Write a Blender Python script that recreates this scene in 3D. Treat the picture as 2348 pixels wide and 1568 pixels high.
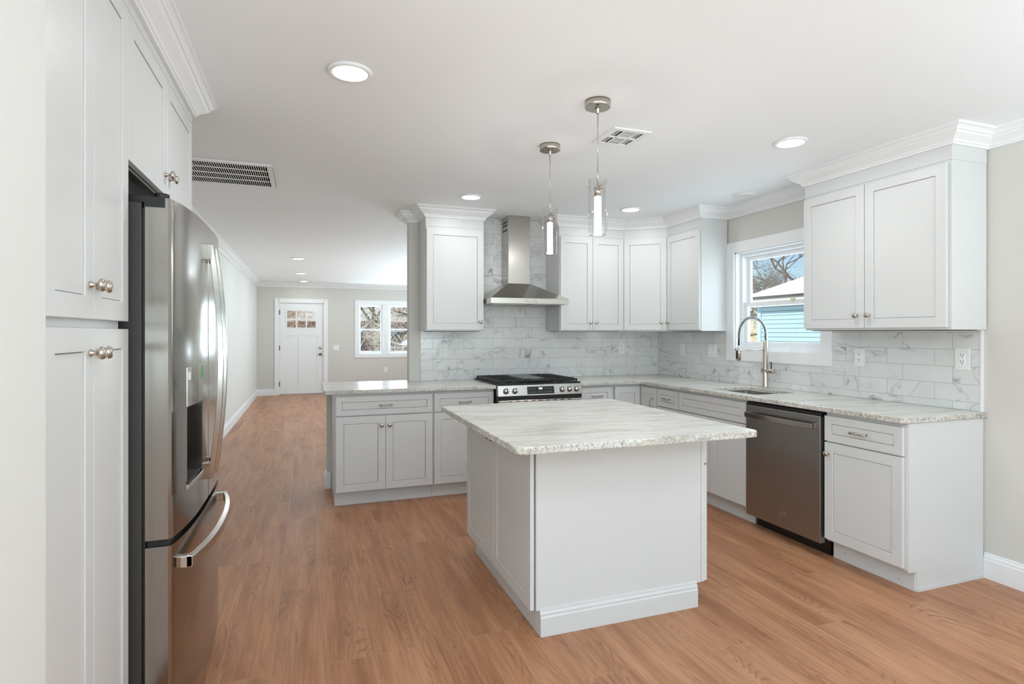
import bpy, bmesh, math, random
from math import sin, cos, pi, radians
from mathutils import Vector, Matrix
C = bpy.context.scene.collection
for o in list(bpy.data.objects): bpy.data.objects.remove(o)
SC = bpy.context.scene
# ------------------------------------------------ camera
cam = bpy.data.cameras.new('camera'); camo = bpy.data.objects.new('camera', cam); C.objects.link(camo)
camo.location = (0, 0, 1.3525); camo.rotation_euler = (radians(90), 0, radians(-19.773))
cam.sensor_width = 36; cam.lens = 1301.02*36/2348; cam.shift_y = -20/2348; cam.clip_start = .05; cam.clip_end = 300
SC.camera = camo
# ------------------------------------------------ world, sun, window daylight, added fill lamps, exposure
SC.view_settings.view_transform = 'Standard'; SC.view_settings.look = 'None'; SC.view_settings.gamma = 1
SC.view_settings.use_curve_mapping = False; SC.view_settings.exposure = 0.08
W = bpy.data.worlds.new('world'); SC.world = W; W.use_nodes = True
wn = W.node_tree; wn.nodes.clear()
wo = wn.nodes.new('ShaderNodeOutputWorld'); wb = wn.nodes.new('ShaderNodeBackground')
sky = wn.nodes.new('ShaderNodeTexSky'); sky.sky_type = 'NISHITA'; sky.sun_disc = False
sky.sun_elevation = radians(38); sky.sun_rotation = radians(-80); sky.air_density = 1.0; sky.dust_density = .1; sky.ozone_density = 3
wb.inputs['Strength'].default_value = .13
wn.links.new(sky.outputs[0], wb.inputs[0]); wn.links.new(wb.outputs[0], wo.inputs[0])
sd = bpy.data.lights.new('sun', 'SUN'); sd.energy = 3.4; sd.angle = .01; sd.color = (1, .95, .88)
so = bpy.data.objects.new('sun', sd); C.objects.link(so)
so.rotation_euler = Vector((-.75, .02, .62)).to_track_quat('Z', 'Y').to_euler()
def window_or_fill_light(name, loc, direction, sx, sy, power, col=(.745, .925, 1)):
    l = bpy.data.lights.new(name, 'AREA'); l.shape = 'RECTANGLE'; l.size = sx; l.size_y = sy; l.energy = power; l.color = col
    o = bpy.data.objects.new(name, l); C.objects.link(o); o.location = loc
    o.rotation_euler = Vector(direction).to_track_quat('-Z', 'Y').to_euler(); return o
window_or_fill_light('ceiling_fill_rear', (.6, -2.55, 1.15), (0, 1, 2.5), 4.6, .9, 175)  # unseen fill lamp behind the camera, tilted up to brighten the ceiling
window_or_fill_light('ceiling_fill_dining', (-2.6, -.9, 1.15), (1, 0, 3), 2.4, .8, 112)  # added fill on the dining side, unseen, aimed mostly at the ceiling
window_or_fill_light('ceiling_fill_breakfast', (3.1, -.2, 1.15), (-1, 0, 3), 2.1, .8, 22)  # added off-frame fill by the right wall, pointing up for ceiling bounce
window_or_fill_light('ceiling_fill_living', (3.3, 9.3, 1.15), (-1, 0, 1.9), 4.6, .8, 130)  # unseen living room fill, tilted upward to lift ceiling and left wall
window_or_fill_light('daylight_front_window', (1.75, 13.6, 1.45), (0, -1, .3), 1.3, 1.1, 40)
window_or_fill_light('daylight_sink_window', (3.74, 3.6, 1.6), (-1, 0, .2), .85, .8, 8)

H = 2.455; XR = 3.5366; YB = 5.203; XW = -1.04; YF = 13.37
# ------------------------------------------------ materials
def s2l(c): return tuple((x/12.92 if x <= .04045 else ((x+.055)/1.055)**2.4) for x in c)
def rgb(r, g, b): return s2l((r/255, g/255, b/255)) + (1,)
def mat(name, col, rough=.5, metal=0, **k):
    m = bpy.data.materials.new(name); m.use_nodes = True
    b = m.node_tree.nodes['Principled BSDF']
    b.inputs['Base Color'].default_value = col; b.inputs['Roughness'].default_value = rough; b.inputs['Metallic'].default_value = metal
    for a, v in k.items(): b.inputs[a].default_value = v
    return m
class N:
    def __init__(s, m): s.t = m.node_tree; s.b = s.t.nodes['Principled BSDF']
    def n(s, typ, **k):
        x = s.t.nodes.new('ShaderNode'+typ)
        for a, v in k.items():
            if a.startswith('i_'):
                key = a[2:]; key = int(key) if key.isdigit() else key.replace('_', ' ')
                if isinstance(v, bpy.types.NodeSocket): s.t.links.new(v, x.inputs[key])
                else: x.inputs[key].default_value = v
            else: setattr(x, a, v)
        return x
    def l(s, a, b): s.t.links.new(a, b)
    def math(s, op, a, b=0, c=0):
        x = s.n('Math', operation=op, i_0=a, i_1=b)
        if op in ('MULTIPLY_ADD', 'WRAP'):
            if isinstance(c, bpy.types.NodeSocket): s.l(c, x.inputs[2])
            else: x.inputs[2].default_value = c
        return x.outputs[0]
    def ramp(s, f, stops):
        x = s.n('ValToRGB', i_0=f); e = x.color_ramp.elements
        e[0].position, e[0].color = stops[0]; e[1].position, e[1].color = stops[-1]
        for p, c in stops[1:-1]: q = e.new(p); q.color = c
        return x.outputs[0]
    def mix(s, f, a, b, mode='MIX'):
        x = s.n('Mix', data_type='RGBA', blend_type=mode)
        for i, v in ((0, f), (6, a), (7, b)):
            if isinstance(v, bpy.types.NodeSocket): s.l(v, x.inputs[i])
            else: x.inputs[i].default_value = v
        return x.outputs[2]
    def co(s): return s.n('TexCoord').outputs['Object']
    def comb(s, x, y, z): return s.n('CombineXYZ', i_0=x, i_1=y, i_2=z).outputs[0]
    def sep(s, v): return s.n('SeparateXYZ', i_0=v).outputs
    def noise(s, v, sc, det=3, rough=.5, dist=0):
        return s.n('TexNoise', i_Vector=v, i_Scale=sc, i_Detail=det, i_Roughness=rough, i_Distortion=dist).outputs[0]
    def bump(s, h, st, d=.002):
        s.l(s.n('Bump', i_Strength=st, i_Distance=d, i_Height=h).outputs[0], s.b.inputs['Normal'])
G = lambda v: (v, v, v, 1)
def paint(name, col, rough, bs=.05):
    m = mat(name, col, rough); n = N(m)
    n.bump(n.noise(n.co(), 180, 2), bs, .001); return m
M = {}
M['cab'] = paint('white_cabinet_paint', rgb(217, 217, 216), .38, .02)
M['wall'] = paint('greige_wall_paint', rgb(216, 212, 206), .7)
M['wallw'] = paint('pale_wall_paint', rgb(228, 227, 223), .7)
M['ceil'] = paint('ceiling_paint', rgb(248, 250, 252), .8)
M['trim'] = paint('white_trim_paint', rgb(243, 243, 243), .4, .01)
M['vinyl'] = mat('white_vinyl', rgb(245, 246, 248), .3)
M['dark'] = mat('dark_cabinet_underside', rgb(60, 58, 55), .8)  # dark grey, used on the underside panels of the wall cabinets
M['black'] = mat('black_plastic', rgb(18, 18, 19), .4)
M['void'] = mat('unlit_duct', rgb(8, 8, 8), 1, 0, **{'Specular IOR Level': 0.0})
M['iron'] = paint('cast_iron', rgb(22, 22, 25), .45, .2)
M['fbody'] = mat('dark_grey_fridge_side', rgb(58, 55, 52), .5)
M['nickel'] = mat('brushed_nickel', rgb(196, 188, 178), .22, 1)
M['chrome'] = mat('chrome', rgb(215, 215, 215), .08, 1)
M['wht'] = mat('white_plastic', rgb(238, 238, 236), .35)
M['screw'] = mat('small_nail_hole', rgb(40, 38, 36), .7)
M['grn'] = mat('green_sticker', rgb(40, 165, 70), .5)
def steel(name, col, rough, ax=2):
    m = mat(name, col, rough, 1); n = N(m); c = n.sep(n.co())
    v = n.comb(*[n.math('MULTIPLY', c[i], 2 if i == ax else 260) for i in range(3)])
    f = n.noise(v, 1, 3)
    n.l(n.math('MULTIPLY_ADD', f, .10, rough-.05), n.b.inputs['Roughness'])
    n.bump(f, .03, .0005); return m
M['steel'] = steel('stainless_steel', rgb(186, 182, 176), .2)
M['fsteel'] = steel('fridge_stainless', rgb(164, 159, 153), .17)
M['steelh'] = steel('stainless_steel_horizontal', rgb(205, 201, 196), .22, 0)
M['slate'] = steel('dark_stainless_steel', rgb(162, 160, 157), .3, 1)
M['slateh'] = steel('dark_stainless_handle', rgb(178, 170, 163), .2, 1)
def emit(name, col, st):
    m = mat(name, (.9, .9, .9, 1), .5); b = m.node_tree.nodes['Principled BSDF']
    b.inputs['Emission Color'].default_value = col; b.inputs['Emission Strength'].default_value = st; return m
M['led'] = emit('led_disc', (1, .98, .95, 1), 9)
M['digit'] = emit('display_digit', (.85, .95, 1, 1), 2.5)
def glass(name, tint=(1, 1, 1, 1), r=.02):
    m = bpy.data.materials.new(name); m.use_nodes = True; t = m.node_tree; t.nodes.clear()
    o = t.nodes.new('ShaderNodeOutputMaterial'); tr = t.nodes.new('ShaderNodeBsdfTransparent'); gl = t.nodes.new('ShaderNodeBsdfGlossy')
    tr.inputs[0].default_value = tint; gl.inputs['Roughness'].default_value = r
    lw = t.nodes.new('ShaderNodeLayerWeight'); lw.inputs[0].default_value = .5
    pw = t.nodes.new('ShaderNodeMath'); pw.operation = 'POWER'; pw.inputs[1].default_value = 4; t.links.new(lw.outputs['Facing'], pw.inputs[0])
    fr = t.nodes.new('ShaderNodeMath'); fr.operation = 'MULTIPLY_ADD'; fr.inputs[1].default_value = .75; fr.inputs[2].default_value = .035; t.links.new(pw.outputs[0], fr.inputs[0])
    mx = t.nodes.new('ShaderNodeMixShader'); t.links.new(fr.outputs[0], mx.inputs[0]); t.links.new(tr.outputs[0], mx.inputs[1]); t.links.new(gl.outputs[0], mx.inputs[2])
    t.links.new(mx.outputs[0], o.inputs[0]); return m
M['pane'] = glass('window_glass')
M['shade'] = glass('clear_lamp_glass', (.975, .98, .98, 1))
# bubble glass rod, lit
m = emit('lit_bubble_glass', (1, .98, .96, 1), 3); n = N(m)
vo = n.n('TexVoronoi', i_Vector=n.co(), i_Scale=160.0); f = n.ramp(vo.outputs[0], [(.0, G(.25)), (.28, G(.35)), (.45, G(1))])
big = n.ramp(n.noise(n.co(), 25, 1), [(.45, G(1)), (.6, G(0))])
n.l(n.math('MULTIPLY', n.mix(big, f, G(1)), 1.15), n.b.inputs['Emission Strength']); M['bubble'] = m
# floor planks
m = mat('oak_plank_floor', rgb(176, 128, 98), .32, **{'Specular IOR Level': .3}); n = N(m); c = n.sep(n.co())
v = n.comb(c[1], n.math('ADD', c[0], .136), 0)
br = n.n('TexBrick', offset=.37, offset_frequency=3, squash=1, i_Vector=v, i_Color1=G(0), i_Color2=G(1), i_Mortar=G(.5), i_Scale=1.0, i_Mortar_Size=.0011, i_Mortar_Smooth=.1, i_Bias=0.0, i_Brick_Width=1.22, i_Row_Height=.195)
rnd = n.sep(br.outputs[0])[0]; ro = n.math('MULTIPLY', rnd, 37.3)
gv = n.comb(n.math('ADD', n.math('MULTIPLY', c[0], 70), ro), n.math('ADD', n.math('MULTIPLY', c[1], 3.2), ro), ro)
fine = n.noise(gv, 1, 5, .62)
mv = n.comb(n.math('ADD', n.math('MULTIPLY', c[0], 9), ro), n.math('ADD', n.math('MULTIPLY', c[1], 1.0), ro), ro)
mid = n.noise(mv, 1, 3, .55, .6)
cont = n.noise(n.comb(n.math('ADD', n.math('MULTIPLY', c[0], 7), ro), n.math('ADD', n.math('MULTIPLY', c[1], .9), ro), n.math('MULTIPLY', ro, 2)), 1, 1.5, .45, .5)
lines = n.math('ABSOLUTE', n.math('SINE', n.math('MULTIPLY', cont, 95)))
lines = n.ramp(lines, [(.0, G(1)), (.45, G(.25)), (1, G(0))])
lm = n.ramp(n.noise(n.comb(n.math('ADD', n.math('MULTIPLY', c[0], 8), ro), n.math('ADD', n.math('MULTIPLY', c[1], 1.1), ro), 3), 1, 2), [(.44, G(0)), (.62, G(1))])
kn = n.n('TexVoronoi', i_Vector=n.comb(n.math('ADD', n.math('MULTIPLY', c[0], 5.2), n.math('MULTIPLY', n.noise(n.co(), 9), .5)), n.math('MULTIPLY', c[1], 1.5), ro), i_Scale=1.0)
knot = n.ramp(kn.outputs[0], [(.0, G(1)), (.07, G(.75)), (.13, G(.22)), (.26, G(0))])
col = n.ramp(mid, [(.25, rgb(158, 101, 63)), (.48, rgb(188, 130, 89)), (.75, rgb(204, 149, 108))])
col = n.mix(n.math('MULTIPLY', n.ramp(fine, [(.38, G(1)), (.6, G(0))]), .42), col, rgb(134, 90, 66))
col = n.mix(n.math('MULTIPLY', n.math('MULTIPLY', lines, lm), .7), col, rgb(118, 76, 54))
col = n.mix(n.math('MULTIPLY', knot, .45), col, rgb(92, 60, 46))
hs = n.n('HueSaturation', i_Hue=.5, i_Saturation=.95, i_Value=n.math('MULTIPLY_ADD', rnd, .08, .96), i_Color=col).outputs[0]
col = n.mix(n.math('MULTIPLY', br.outputs['Fac'], .35), hs, rgb(214, 176, 150))
n.l(col, n.b.inputs['Base Color'])
n.l(n.math('MULTIPLY_ADD', fine, .2, .27), n.b.inputs['Roughness'])
n.bump(n.math('SUBTRACT', n.math('MULTIPLY', fine, .3), br.outputs['Fac']), .15, .0015); M['floor'] = m
# marble tile (u axis: 0 = X, 1 = Y)
def tile(name, axis, off, zoff):
    m = mat(name, rgb(226, 225, 223), .16); n = N(m); c = n.sep(n.co())
    u = n.math('ADD', c[axis], off); w = n.math('ADD', c[2], zoff)
    br = n.n('TexBrick', offset=.66, offset_frequency=2, squash=1, i_Vector=n.comb(u, w, 0), i_Color1=G(0), i_Color2=G(1), i_Mortar=G(.5), i_Scale=1.0, i_Mortar_Size=.0012, i_Mortar_Smooth=.15, i_Bias=0.0, i_Brick_Width=.2955, i_Row_Height=.0995)
    ro = n.math('MULTIPLY', n.sep(br.outputs[0])[0], 91.7)
    sh = n.math('ADD', n.math('MULTIPLY', u, .75), n.math('MULTIPLY', w, .5)) 
    sw = n.math('SUBTRACT', n.math('MULTIPLY', w, 1.1), n.math('MULTIPLY', u, .45))
    vv = n.comb(n.math('ADD', sh, ro), n.math('ADD', sw, ro), ro)
    a = n.noise(vv, 3.0, 5, .5, .6)
    vein = n.ramp(n.math('ABSOLUTE', n.math('SUBTRACT', a, .5)), [(0, G(1)), (.004, G(.7)), (.012, G(.2)), (.04, G(0))])
    a2 = n.noise(vv, 1.8, 4, .5, .8)
    vein2 = n.ramp(n.math('ABSOLUTE', n.math('SUBTRACT', a2, .52)), [(0, G(.45)), (.005, G(.12)), (.02, G(0))])
    mask = n.ramp(n.noise(vv, 5.5, 2), [(.52, G(0)), (.66, G(1))])
    vf = n.math('MAXIMUM', n.math('MULTIPLY', vein, mask), n.math('MULTIPLY', vein2, .8))
    base = n.mix(n.noise(vv, 7, 3), rgb(216, 215, 213), rgb(236, 235, 233))
    col = n.mix(n.math('MULTIPLY', vf, .95), base, rgb(98, 99, 106))
    col = n.mix(br.outputs['Fac'], col, rgb(170, 167, 162)); n.l(col, n.b.inputs['Base Color'])
    n.l(n.math('MULTIPLY_ADD', br.outputs['Fac'], .5, .14), n.b.inputs['Roughness'])
    n.bump(n.math('MULTIPLY', br.outputs['Fac'], -1), .4, .002); return m
M['tileb'] = tile('marble_tile_back', 0, -1.086+.2955*8, -.9085+.0995*20)
M['tiler'] = tile('marble_tile_right', 1, -2.239+.2955*12, -.961+.0995*20)
# quartzite worktop
def stone(name, edge):
    m = mat(name, rgb(214, 210, 202), .22); n = N(m); co = n.co(); c = n.sep(co)
    warp = n.math('MULTIPLY', n.noise(co, 1.6, 3), .10)
    v = n.comb(n.math('MULTIPLY', c[0], 2.0), n.math('MULTIPLY', n.math('ADD', c[1], n.math('ADD', warp, n.math('MULTIPLY', c[0], .12))), 11), n.math('MULTIPLY', c[2], 14))
    a = n.noise(v, 1.1, 6, .62, .5); b2 = n.noise(v, 3.2, 5, .7)
    col = n.ramp(a, [(.25, rgb(186, 183, 176)), (.42, rgb(212, 208, 199)), (.55, rgb(230, 227, 220)), (.75, rgb(204, 203, 200))])
    st = n.ramp(b2, [(.34, G(1)), (.46, G(0))])
    col = n.mix(n.math('MULTIPLY', st, .38), col, rgb(150, 142, 130))
    dk = n.ramp(n.noise(n.comb(n.math('MULTIPLY', c[0], 7), n.math('MULTIPLY', n.math('ADD', c[1], warp), 60), c[2]), 1, 3), [(.26, G(1)), (.33, G(0))])
    col = n.mix(n.math('MULTIPLY', dk, .55), col, rgb(88, 78, 72))
    bl = n.ramp(n.noise(co, 3.1, 2), [(.56, G(0)), (.72, G(1))])
    col = n.mix(n.math('MULTIPLY', bl, .22), col, rgb(186, 194, 208))
    if edge:
        sp = n.n('TexVoronoi', i_Vector=n.comb(n.math('MULTIPLY', c[0], 1), c[1], n.math('MULTIPLY', c[2], 1.3)), i_Scale=95.0)
        f = n.ramp(n.math('MULTIPLY', sp.outputs[0], n.math('ADD', n.noise(co, 38, 3), .25)), [(.0, G(1)), (.12, G(.75)), (.3, G(0))])
        f2 = n.noise(co, 70, 4, .7)
        col = n.mix(n.math('MULTIPLY', n.ramp(f2, [(.42, G(1)), (.56, G(0))]), .5), col, rgb(130, 118, 104))
        col = n.mix(n.math('MULTIPLY', n.math('MULTIPLY', f, n.ramp(n.noise(co, 14, 2), [(.42, G(0)), (.55, G(1))])), .9), col, rgb(56, 53, 52))
        n.bump(f2, .5, .004); n.b.inputs['Roughness'].default_value = .35
    else: n.bump(b2, .08, .001)
    n.l(col, n.b.inputs['Base Color']); return m
M['stone'] = stone('quartzite_top', 0); M['stonee'] = stone('quartzite_rough_edge', 1)
# outside
M['snow'] = paint('snow', rgb(246, 240, 226), .7, .4)
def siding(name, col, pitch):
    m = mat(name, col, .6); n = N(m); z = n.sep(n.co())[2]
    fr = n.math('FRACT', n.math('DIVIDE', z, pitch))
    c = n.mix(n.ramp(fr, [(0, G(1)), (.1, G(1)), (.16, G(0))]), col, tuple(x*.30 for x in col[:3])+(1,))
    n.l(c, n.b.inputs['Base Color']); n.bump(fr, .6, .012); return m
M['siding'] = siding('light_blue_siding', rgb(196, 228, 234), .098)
M['bluetrim'] = mat('light_blue_trim', rgb(205, 232, 238), .5)
M['gutter'] = mat('grey_gutter', rgb(92, 88, 84), .5)
M['bark'] = paint('pale_bark', rgb(150, 138, 122), .9, .5)
M['bark2'] = paint('mossy_bark', rgb(120, 110, 66), .9, .5)
M['straw'] = paint('dry_twigs', rgb(190, 172, 138), .9, .3)
m = mat('brick_house', rgb(130, 88, 76), .8); n = N(m)
c = n.sep(n.co()); br = n.n('TexBrick', i_Vector=n.comb(c[0], c[2], 0), i_Color1=rgb(140, 92, 80), i_Color2=rgb(116, 78, 68), i_Mortar=rgb(170, 160, 150), i_Scale=1.0, i_Mortar_Size=.01, i_Brick_Width=.22, i_Row_Height=.075)
n.l(br.outputs[0], n.b.inputs['Base Color']); M['brick'] = m

# ------------------------------------------------ mesh helpers
class MB:
    def __init__(s): s.v = []; s.f = []; s.m = []; s.sm = []
    def add(s, vs, fs, mi=0, smooth=False, X=None):
        b = len(s.v)
        for p in vs:
            p = Vector(p); s.v.append(tuple(X @ p) if X is not None else tuple(p))
        for f in fs: s.f.append(tuple(i+b for i in f)); s.m.append(mi); s.sm.append(smooth)
        return s
    def box(s, x0, x1, y0, y1, z0, z1, mi=0, X=None):
        if x0 > x1: x0, x1 = x1, x0
        if y0 > y1: y0, y1 = y1, y0
        if z0 > z1: z0, z1 = z1, z0
        return s.add([(x0,y0,z0),(x1,y0,z0),(x1,y1,z0),(x0,y1,z0),(x0,y0,z1),(x1,y0,z1),(x1,y1,z1),(x0,y1,z1)],
              [(0,3,2,1),(4,5,6,7),(0,1,5,4),(1,2,6,5),(2,3,7,6),(3,0,4,7)], mi, False, X)
    def lathe(s, prof, seg=20, mi=0, X=None, smooth=True, caps=True):   # prof: (r, z) from bottom to top
        vs = []; fs = []; n = len(prof)
        for r, z in prof:
            for k in range(seg): a = 2*pi*k/seg; vs.append((r*cos(a), r*sin(a), z))
        for i in range(n-1):
            for k in range(seg):
                k2 = (k+1) % seg; fs.append((i*seg+k, i*seg+k2, (i+1)*seg+k2, (i+1)*seg+k))
        s.add(vs, fs, mi, smooth, X)
        if caps and prof[0][0] > 1e-5: s.add([(prof[0][0]*cos(2*pi*k/seg), prof[0][0]*sin(2*pi*k/seg), prof[0][1]) for k in range(seg)], [tuple(reversed(range(seg)))], mi, False, X)
        if caps and prof[-1][0] > 1e-5: s.add([(prof[-1][0]*cos(2*pi*k/seg), prof[-1][0]*sin(2*pi*k/seg), prof[-1][1]) for k in range(seg)], [tuple(range(seg))], mi, False, X)
        return s
    def tube(s, pts, r, seg=8, mi=0, X=None, smooth=True):
        pts = [Vector(p) for p in pts]; n = len(pts)
        rs = r if isinstance(r, (list, tuple)) else [r]*n
        vs = []; fs = []; up = None
        for i, p in enumerate(pts):
            d = (pts[min(i+1, n-1)]-pts[max(i-1, 0)]).normalized()
            if up is None: up = Vector((0, 0, 1)) if abs(d.z) < .9 else Vector((1, 0, 0))
            a = d.cross(up).normalized(); b = a.cross(d).normalized(); up = b
            for k in range(seg): t = 2*pi*k/seg; vs.append(p+(a*cos(t)+b*sin(t))*rs[i])
        for i in range(n-1):
            for k in range(seg):
                k2 = (k+1) % seg; fs.append((i*seg+k, (i+1)*seg+k, (i+1)*seg+k2, i*seg+k2))
        fs.append(tuple(range(seg))); fs.append(tuple(reversed([(n-1)*seg+k for k in range(seg)])))
        return s.add(vs, fs, mi, smooth, X)
    def prism(s, poly, z0, z1, mi=0, X=None, side=None):     # poly ccw in xy
        n = len(poly)
        s.add([(x, y, z0) for x, y in poly]+[(x, y, z1) for x, y in poly], [tuple(reversed(range(n))), tuple(range(n, 2*n))], mi, False, X)
        s.add([(x, y, z0) for x, y in poly]+[(x, y, z1) for x, y in poly], [(i, (i+1) % n, n+(i+1) % n, n+i) for i in range(n)], mi if side is None else side, False, X)
        return s
    def build(s, name, mats, parent=None, bevel=0, seg=2):
        me = bpy.data.meshes.new(name); me.from_pydata(s.v, [], s.f)
        if not isinstance(mats, (list, tuple)): mats = [mats]
        for m in mats: me.materials.append(m)
        for p, mi, sm in zip(me.polygons, s.m, s.sm): p.material_index = mi; p.use_smooth = sm
        bm = bmesh.new(); bm.from_mesh(me); bmesh.ops.remove_doubles(bm, verts=bm.verts, dist=1e-5)
        bmesh.ops.recalc_face_normals(bm, faces=bm.faces); bm.to_mesh(me); bm.free()
        o = bpy.data.objects.new(name, me); C.objects.link(o)
        if parent is not None: o.parent = parent
        if bevel:
            b = o.modifiers.new('bevel', 'BEVEL'); b.width = bevel; b.segments = seg; b.limit_method = 'ANGLE'; b.angle_limit = radians(40)
        return o
def sweep(path, prof, closed=False):
    """profile (out, z) along xy path, room side on the right hand"""
    mb = MB(); P = [Vector((a, b)) for a, b in path]; n = len(P); k = len(prof); vs = []
    for i in range(n):
        ds = []
        if i > 0: ds.append((P[i]-P[i-1]).normalized())
        if i < n-1: ds.append((P[i+1]-P[i]).normalized())
        ns = [Vector((d.y, -d.x)) for d in ds]
        if len(ns) == 2: nn = ns[0]+ns[1]; nn = nn/(1+ns[0].dot(ns[1]))
        else: nn = ns[0]
        for o, z in prof: q = P[i]+nn*o; vs.append((q.x, q.y, z))
    fs = []
    for i in range(n-1):
        for j in range(k):
            j2 = (j+1) % k; fs.append((i*k+j, i*k+j2, (i+1)*k+j2, (i+1)*k+j))
    fs.append(tuple(range(k))); fs.append(tuple(reversed(range((n-1)*k, n*k))))
    return mb.add(vs, fs)
def T(x=0, y=0, z=0): return Matrix.Translation((x, y, z))
def R(a, ax='Z'): return Matrix.Rotation(radians(a), 4, ax)
def thing(name, label, cat, loc=(0, 0, 0), rz=0, group=None):
    o = bpy.data.objects.new(name, None); o.empty_display_size = .1; C.objects.link(o); o.location = loc; o.rotation_euler = (0, 0, radians(rz))
    o['label'] = label; o['category'] = cat
    if group: o['group'] = group
    return o
def tag(o, label, cat, group=None, kind=None):
    o['label'] = label; o['category'] = cat
    if group: o['group'] = group
    if kind: o['kind'] = kind
    return o
def struct(o): o['kind'] = 'structure'; return o
def dup(root, loc, label=None, rz=None):
    r = root.copy(); C.objects.link(r); r.location = loc
    if rz is not None: r.rotation_euler = (0, 0, radians(rz))
    if label: r['label'] = label
    for ch in list(root.children):
        c = ch.copy(); C.objects.link(c); c.parent = r
        for g in list(ch.children): d = g.copy(); C.objects.link(d); d.parent = c
    return r

# ------------------------------------------------ room shell
X0, X1, Y0 = -3.0, 3.6, -3.0
struct(MB().box(X0-.1, X1+.1, Y0-.1, YF+.15, -.1, 0).build('floor', M['floor']))
struct(MB().box(X0-.1, X1+.1, Y0-.1, YF+.15, H, H+.15).build('ceiling', M['ceil']))
def wall_hole(name, axis, c0, c1, a0, a1, holes, mat, z1=H):
    """wall in plane axis ('x' or 'y') between c0..c1, running a0..a1 with holes (b0,b1,z0,z1) sorted"""
    mb = MB()
    def bx(a, b, z0, zz):
        if b-a < 1e-4 or zz-z0 < 1e-4: return
        if axis == 'x': mb.box(c0, c1, a, b, z0, zz)
        else: mb.box(a, b, c0, c1, z0, zz)
    p = a0
    for b0, b1, h0, h1 in holes:
        bx(p, b0, 0, z1); bx(b0, b1, 0, h0); bx(b0, b1, h1, z1); p = b1
    bx(p, a1, 0, z1)
    return struct(mb.build(name, mat))
KW = (3.135, 4.035, 1.205, 2.058)      # kitchen window opening y0,y1,z0,z1
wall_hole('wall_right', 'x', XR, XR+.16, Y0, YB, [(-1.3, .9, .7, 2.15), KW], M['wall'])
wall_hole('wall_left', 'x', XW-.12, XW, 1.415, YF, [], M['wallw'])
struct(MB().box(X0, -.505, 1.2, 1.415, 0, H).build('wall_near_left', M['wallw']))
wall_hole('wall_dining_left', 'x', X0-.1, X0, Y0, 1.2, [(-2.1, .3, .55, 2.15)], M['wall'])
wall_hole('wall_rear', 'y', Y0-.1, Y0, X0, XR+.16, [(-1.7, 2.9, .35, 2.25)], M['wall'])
struct(MB().box(.87, X1, YB, YB+.115, 0, H).build('wall_back', M['wall']))
struct(MB().box(.152, .87, YB, YB+.115, 0, .884).build('wall_knee', M['wall']))
wall_hole('wall_living_right', 'x', X1, X1+.1, YB+.115, YF, [(7.0, 11.6, .55, 2.25)], M['wall'])
FD = (-.60, .335, 0, 2.03); FW = (1.085, 2.44, .88, 2.02)
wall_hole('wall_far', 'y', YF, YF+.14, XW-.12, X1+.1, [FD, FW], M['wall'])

CZ = 2.365
cprof = [(0, CZ), (.013, CZ), (.013, CZ+.01), (.020, CZ+.013), (.024, CZ+.022), (.038, CZ+.032), (.056, CZ+.044), (.064, CZ+.054), (.070, CZ+.056), (.072, CZ+.066), (.082, CZ+.074), (.092, CZ+.078), (.092, H), (0, H)]
struct(sweep([(-.51, 1.415), (-.51, 3.007), (XW, 3.007), (XW, YF), (X1, YF)], cprof).build('trim_1', M['trim']))
struct(sweep([(X1, YB+.115), (.87, YB+.115), (.87, YB), (.963, YB), (.963, 4.892), (1.486, 4.892), (1.486, YB)], cprof).build('trim_2', M['trim']))
struct(sweep([(2.231, YB), (2.231, 4.892), (2.925, 4.892), (3.244, 4.612), (3.244, 4.122), (XR, 4.122), (XR, 3.012), (3.244, 3.012), (3.244, 2.062), (XR, 2.062), (XR, Y0)], cprof).build('trim_3', M['trim']))
bprof = [(0, 0), (.016, 0), (.016, .103), (.013, .108), (.013, .120), (.008, .128), (.007, .138), (0, .14)]
struct(sweep([(XW, 3.03), (XW, YF), (-.674, YF)], bprof).build('baseboard_left', M['trim']))
struct(sweep([(.411, YF), (X1, YF)], bprof).build('baseboard_far', M['trim']))
struct(sweep([(XR, 2.076), (XR, Y0)], bprof).build('baseboard_right', M['trim']))
struct(sweep([(X1, YB+.115), (.152, YB+.115), (.152, YB), (.187, YB)], bprof).build('baseboard_knee', M['trim']))

# ------------------------------------------------ backsplash tiles (fixed to the walls)
ZC = .914
mb = MB(); TK = .009
mb.box(.974, XR-.0005, YB-TK, YB-.0003, ZC+.001, 1.372)
mb.box(1.487, 2.230, YB-TK, YB-.0003, 1.372, H-.001)
struct(mb.build('wall_tile_back', M['tileb']))
mb = MB()
mb.box(XR-TK, XR-.0003, 2.094, 3.045, ZC+.001, 1.372); mb.box(XR-TK, XR-.0003, 4.127, YB-TK-.0005, ZC+.001, 1.372)
mb.box(XR-TK, XR-.0003, 3.045, 4.127, ZC+.001, 1.114)
struct(mb.build('wall_tile_right', M['tiler']))
struct(MB().box(XR-.012, XR-.0003, 2.083, 2.0938, ZC+.001, 1.372).build('trim_4', M['trim']))
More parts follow.
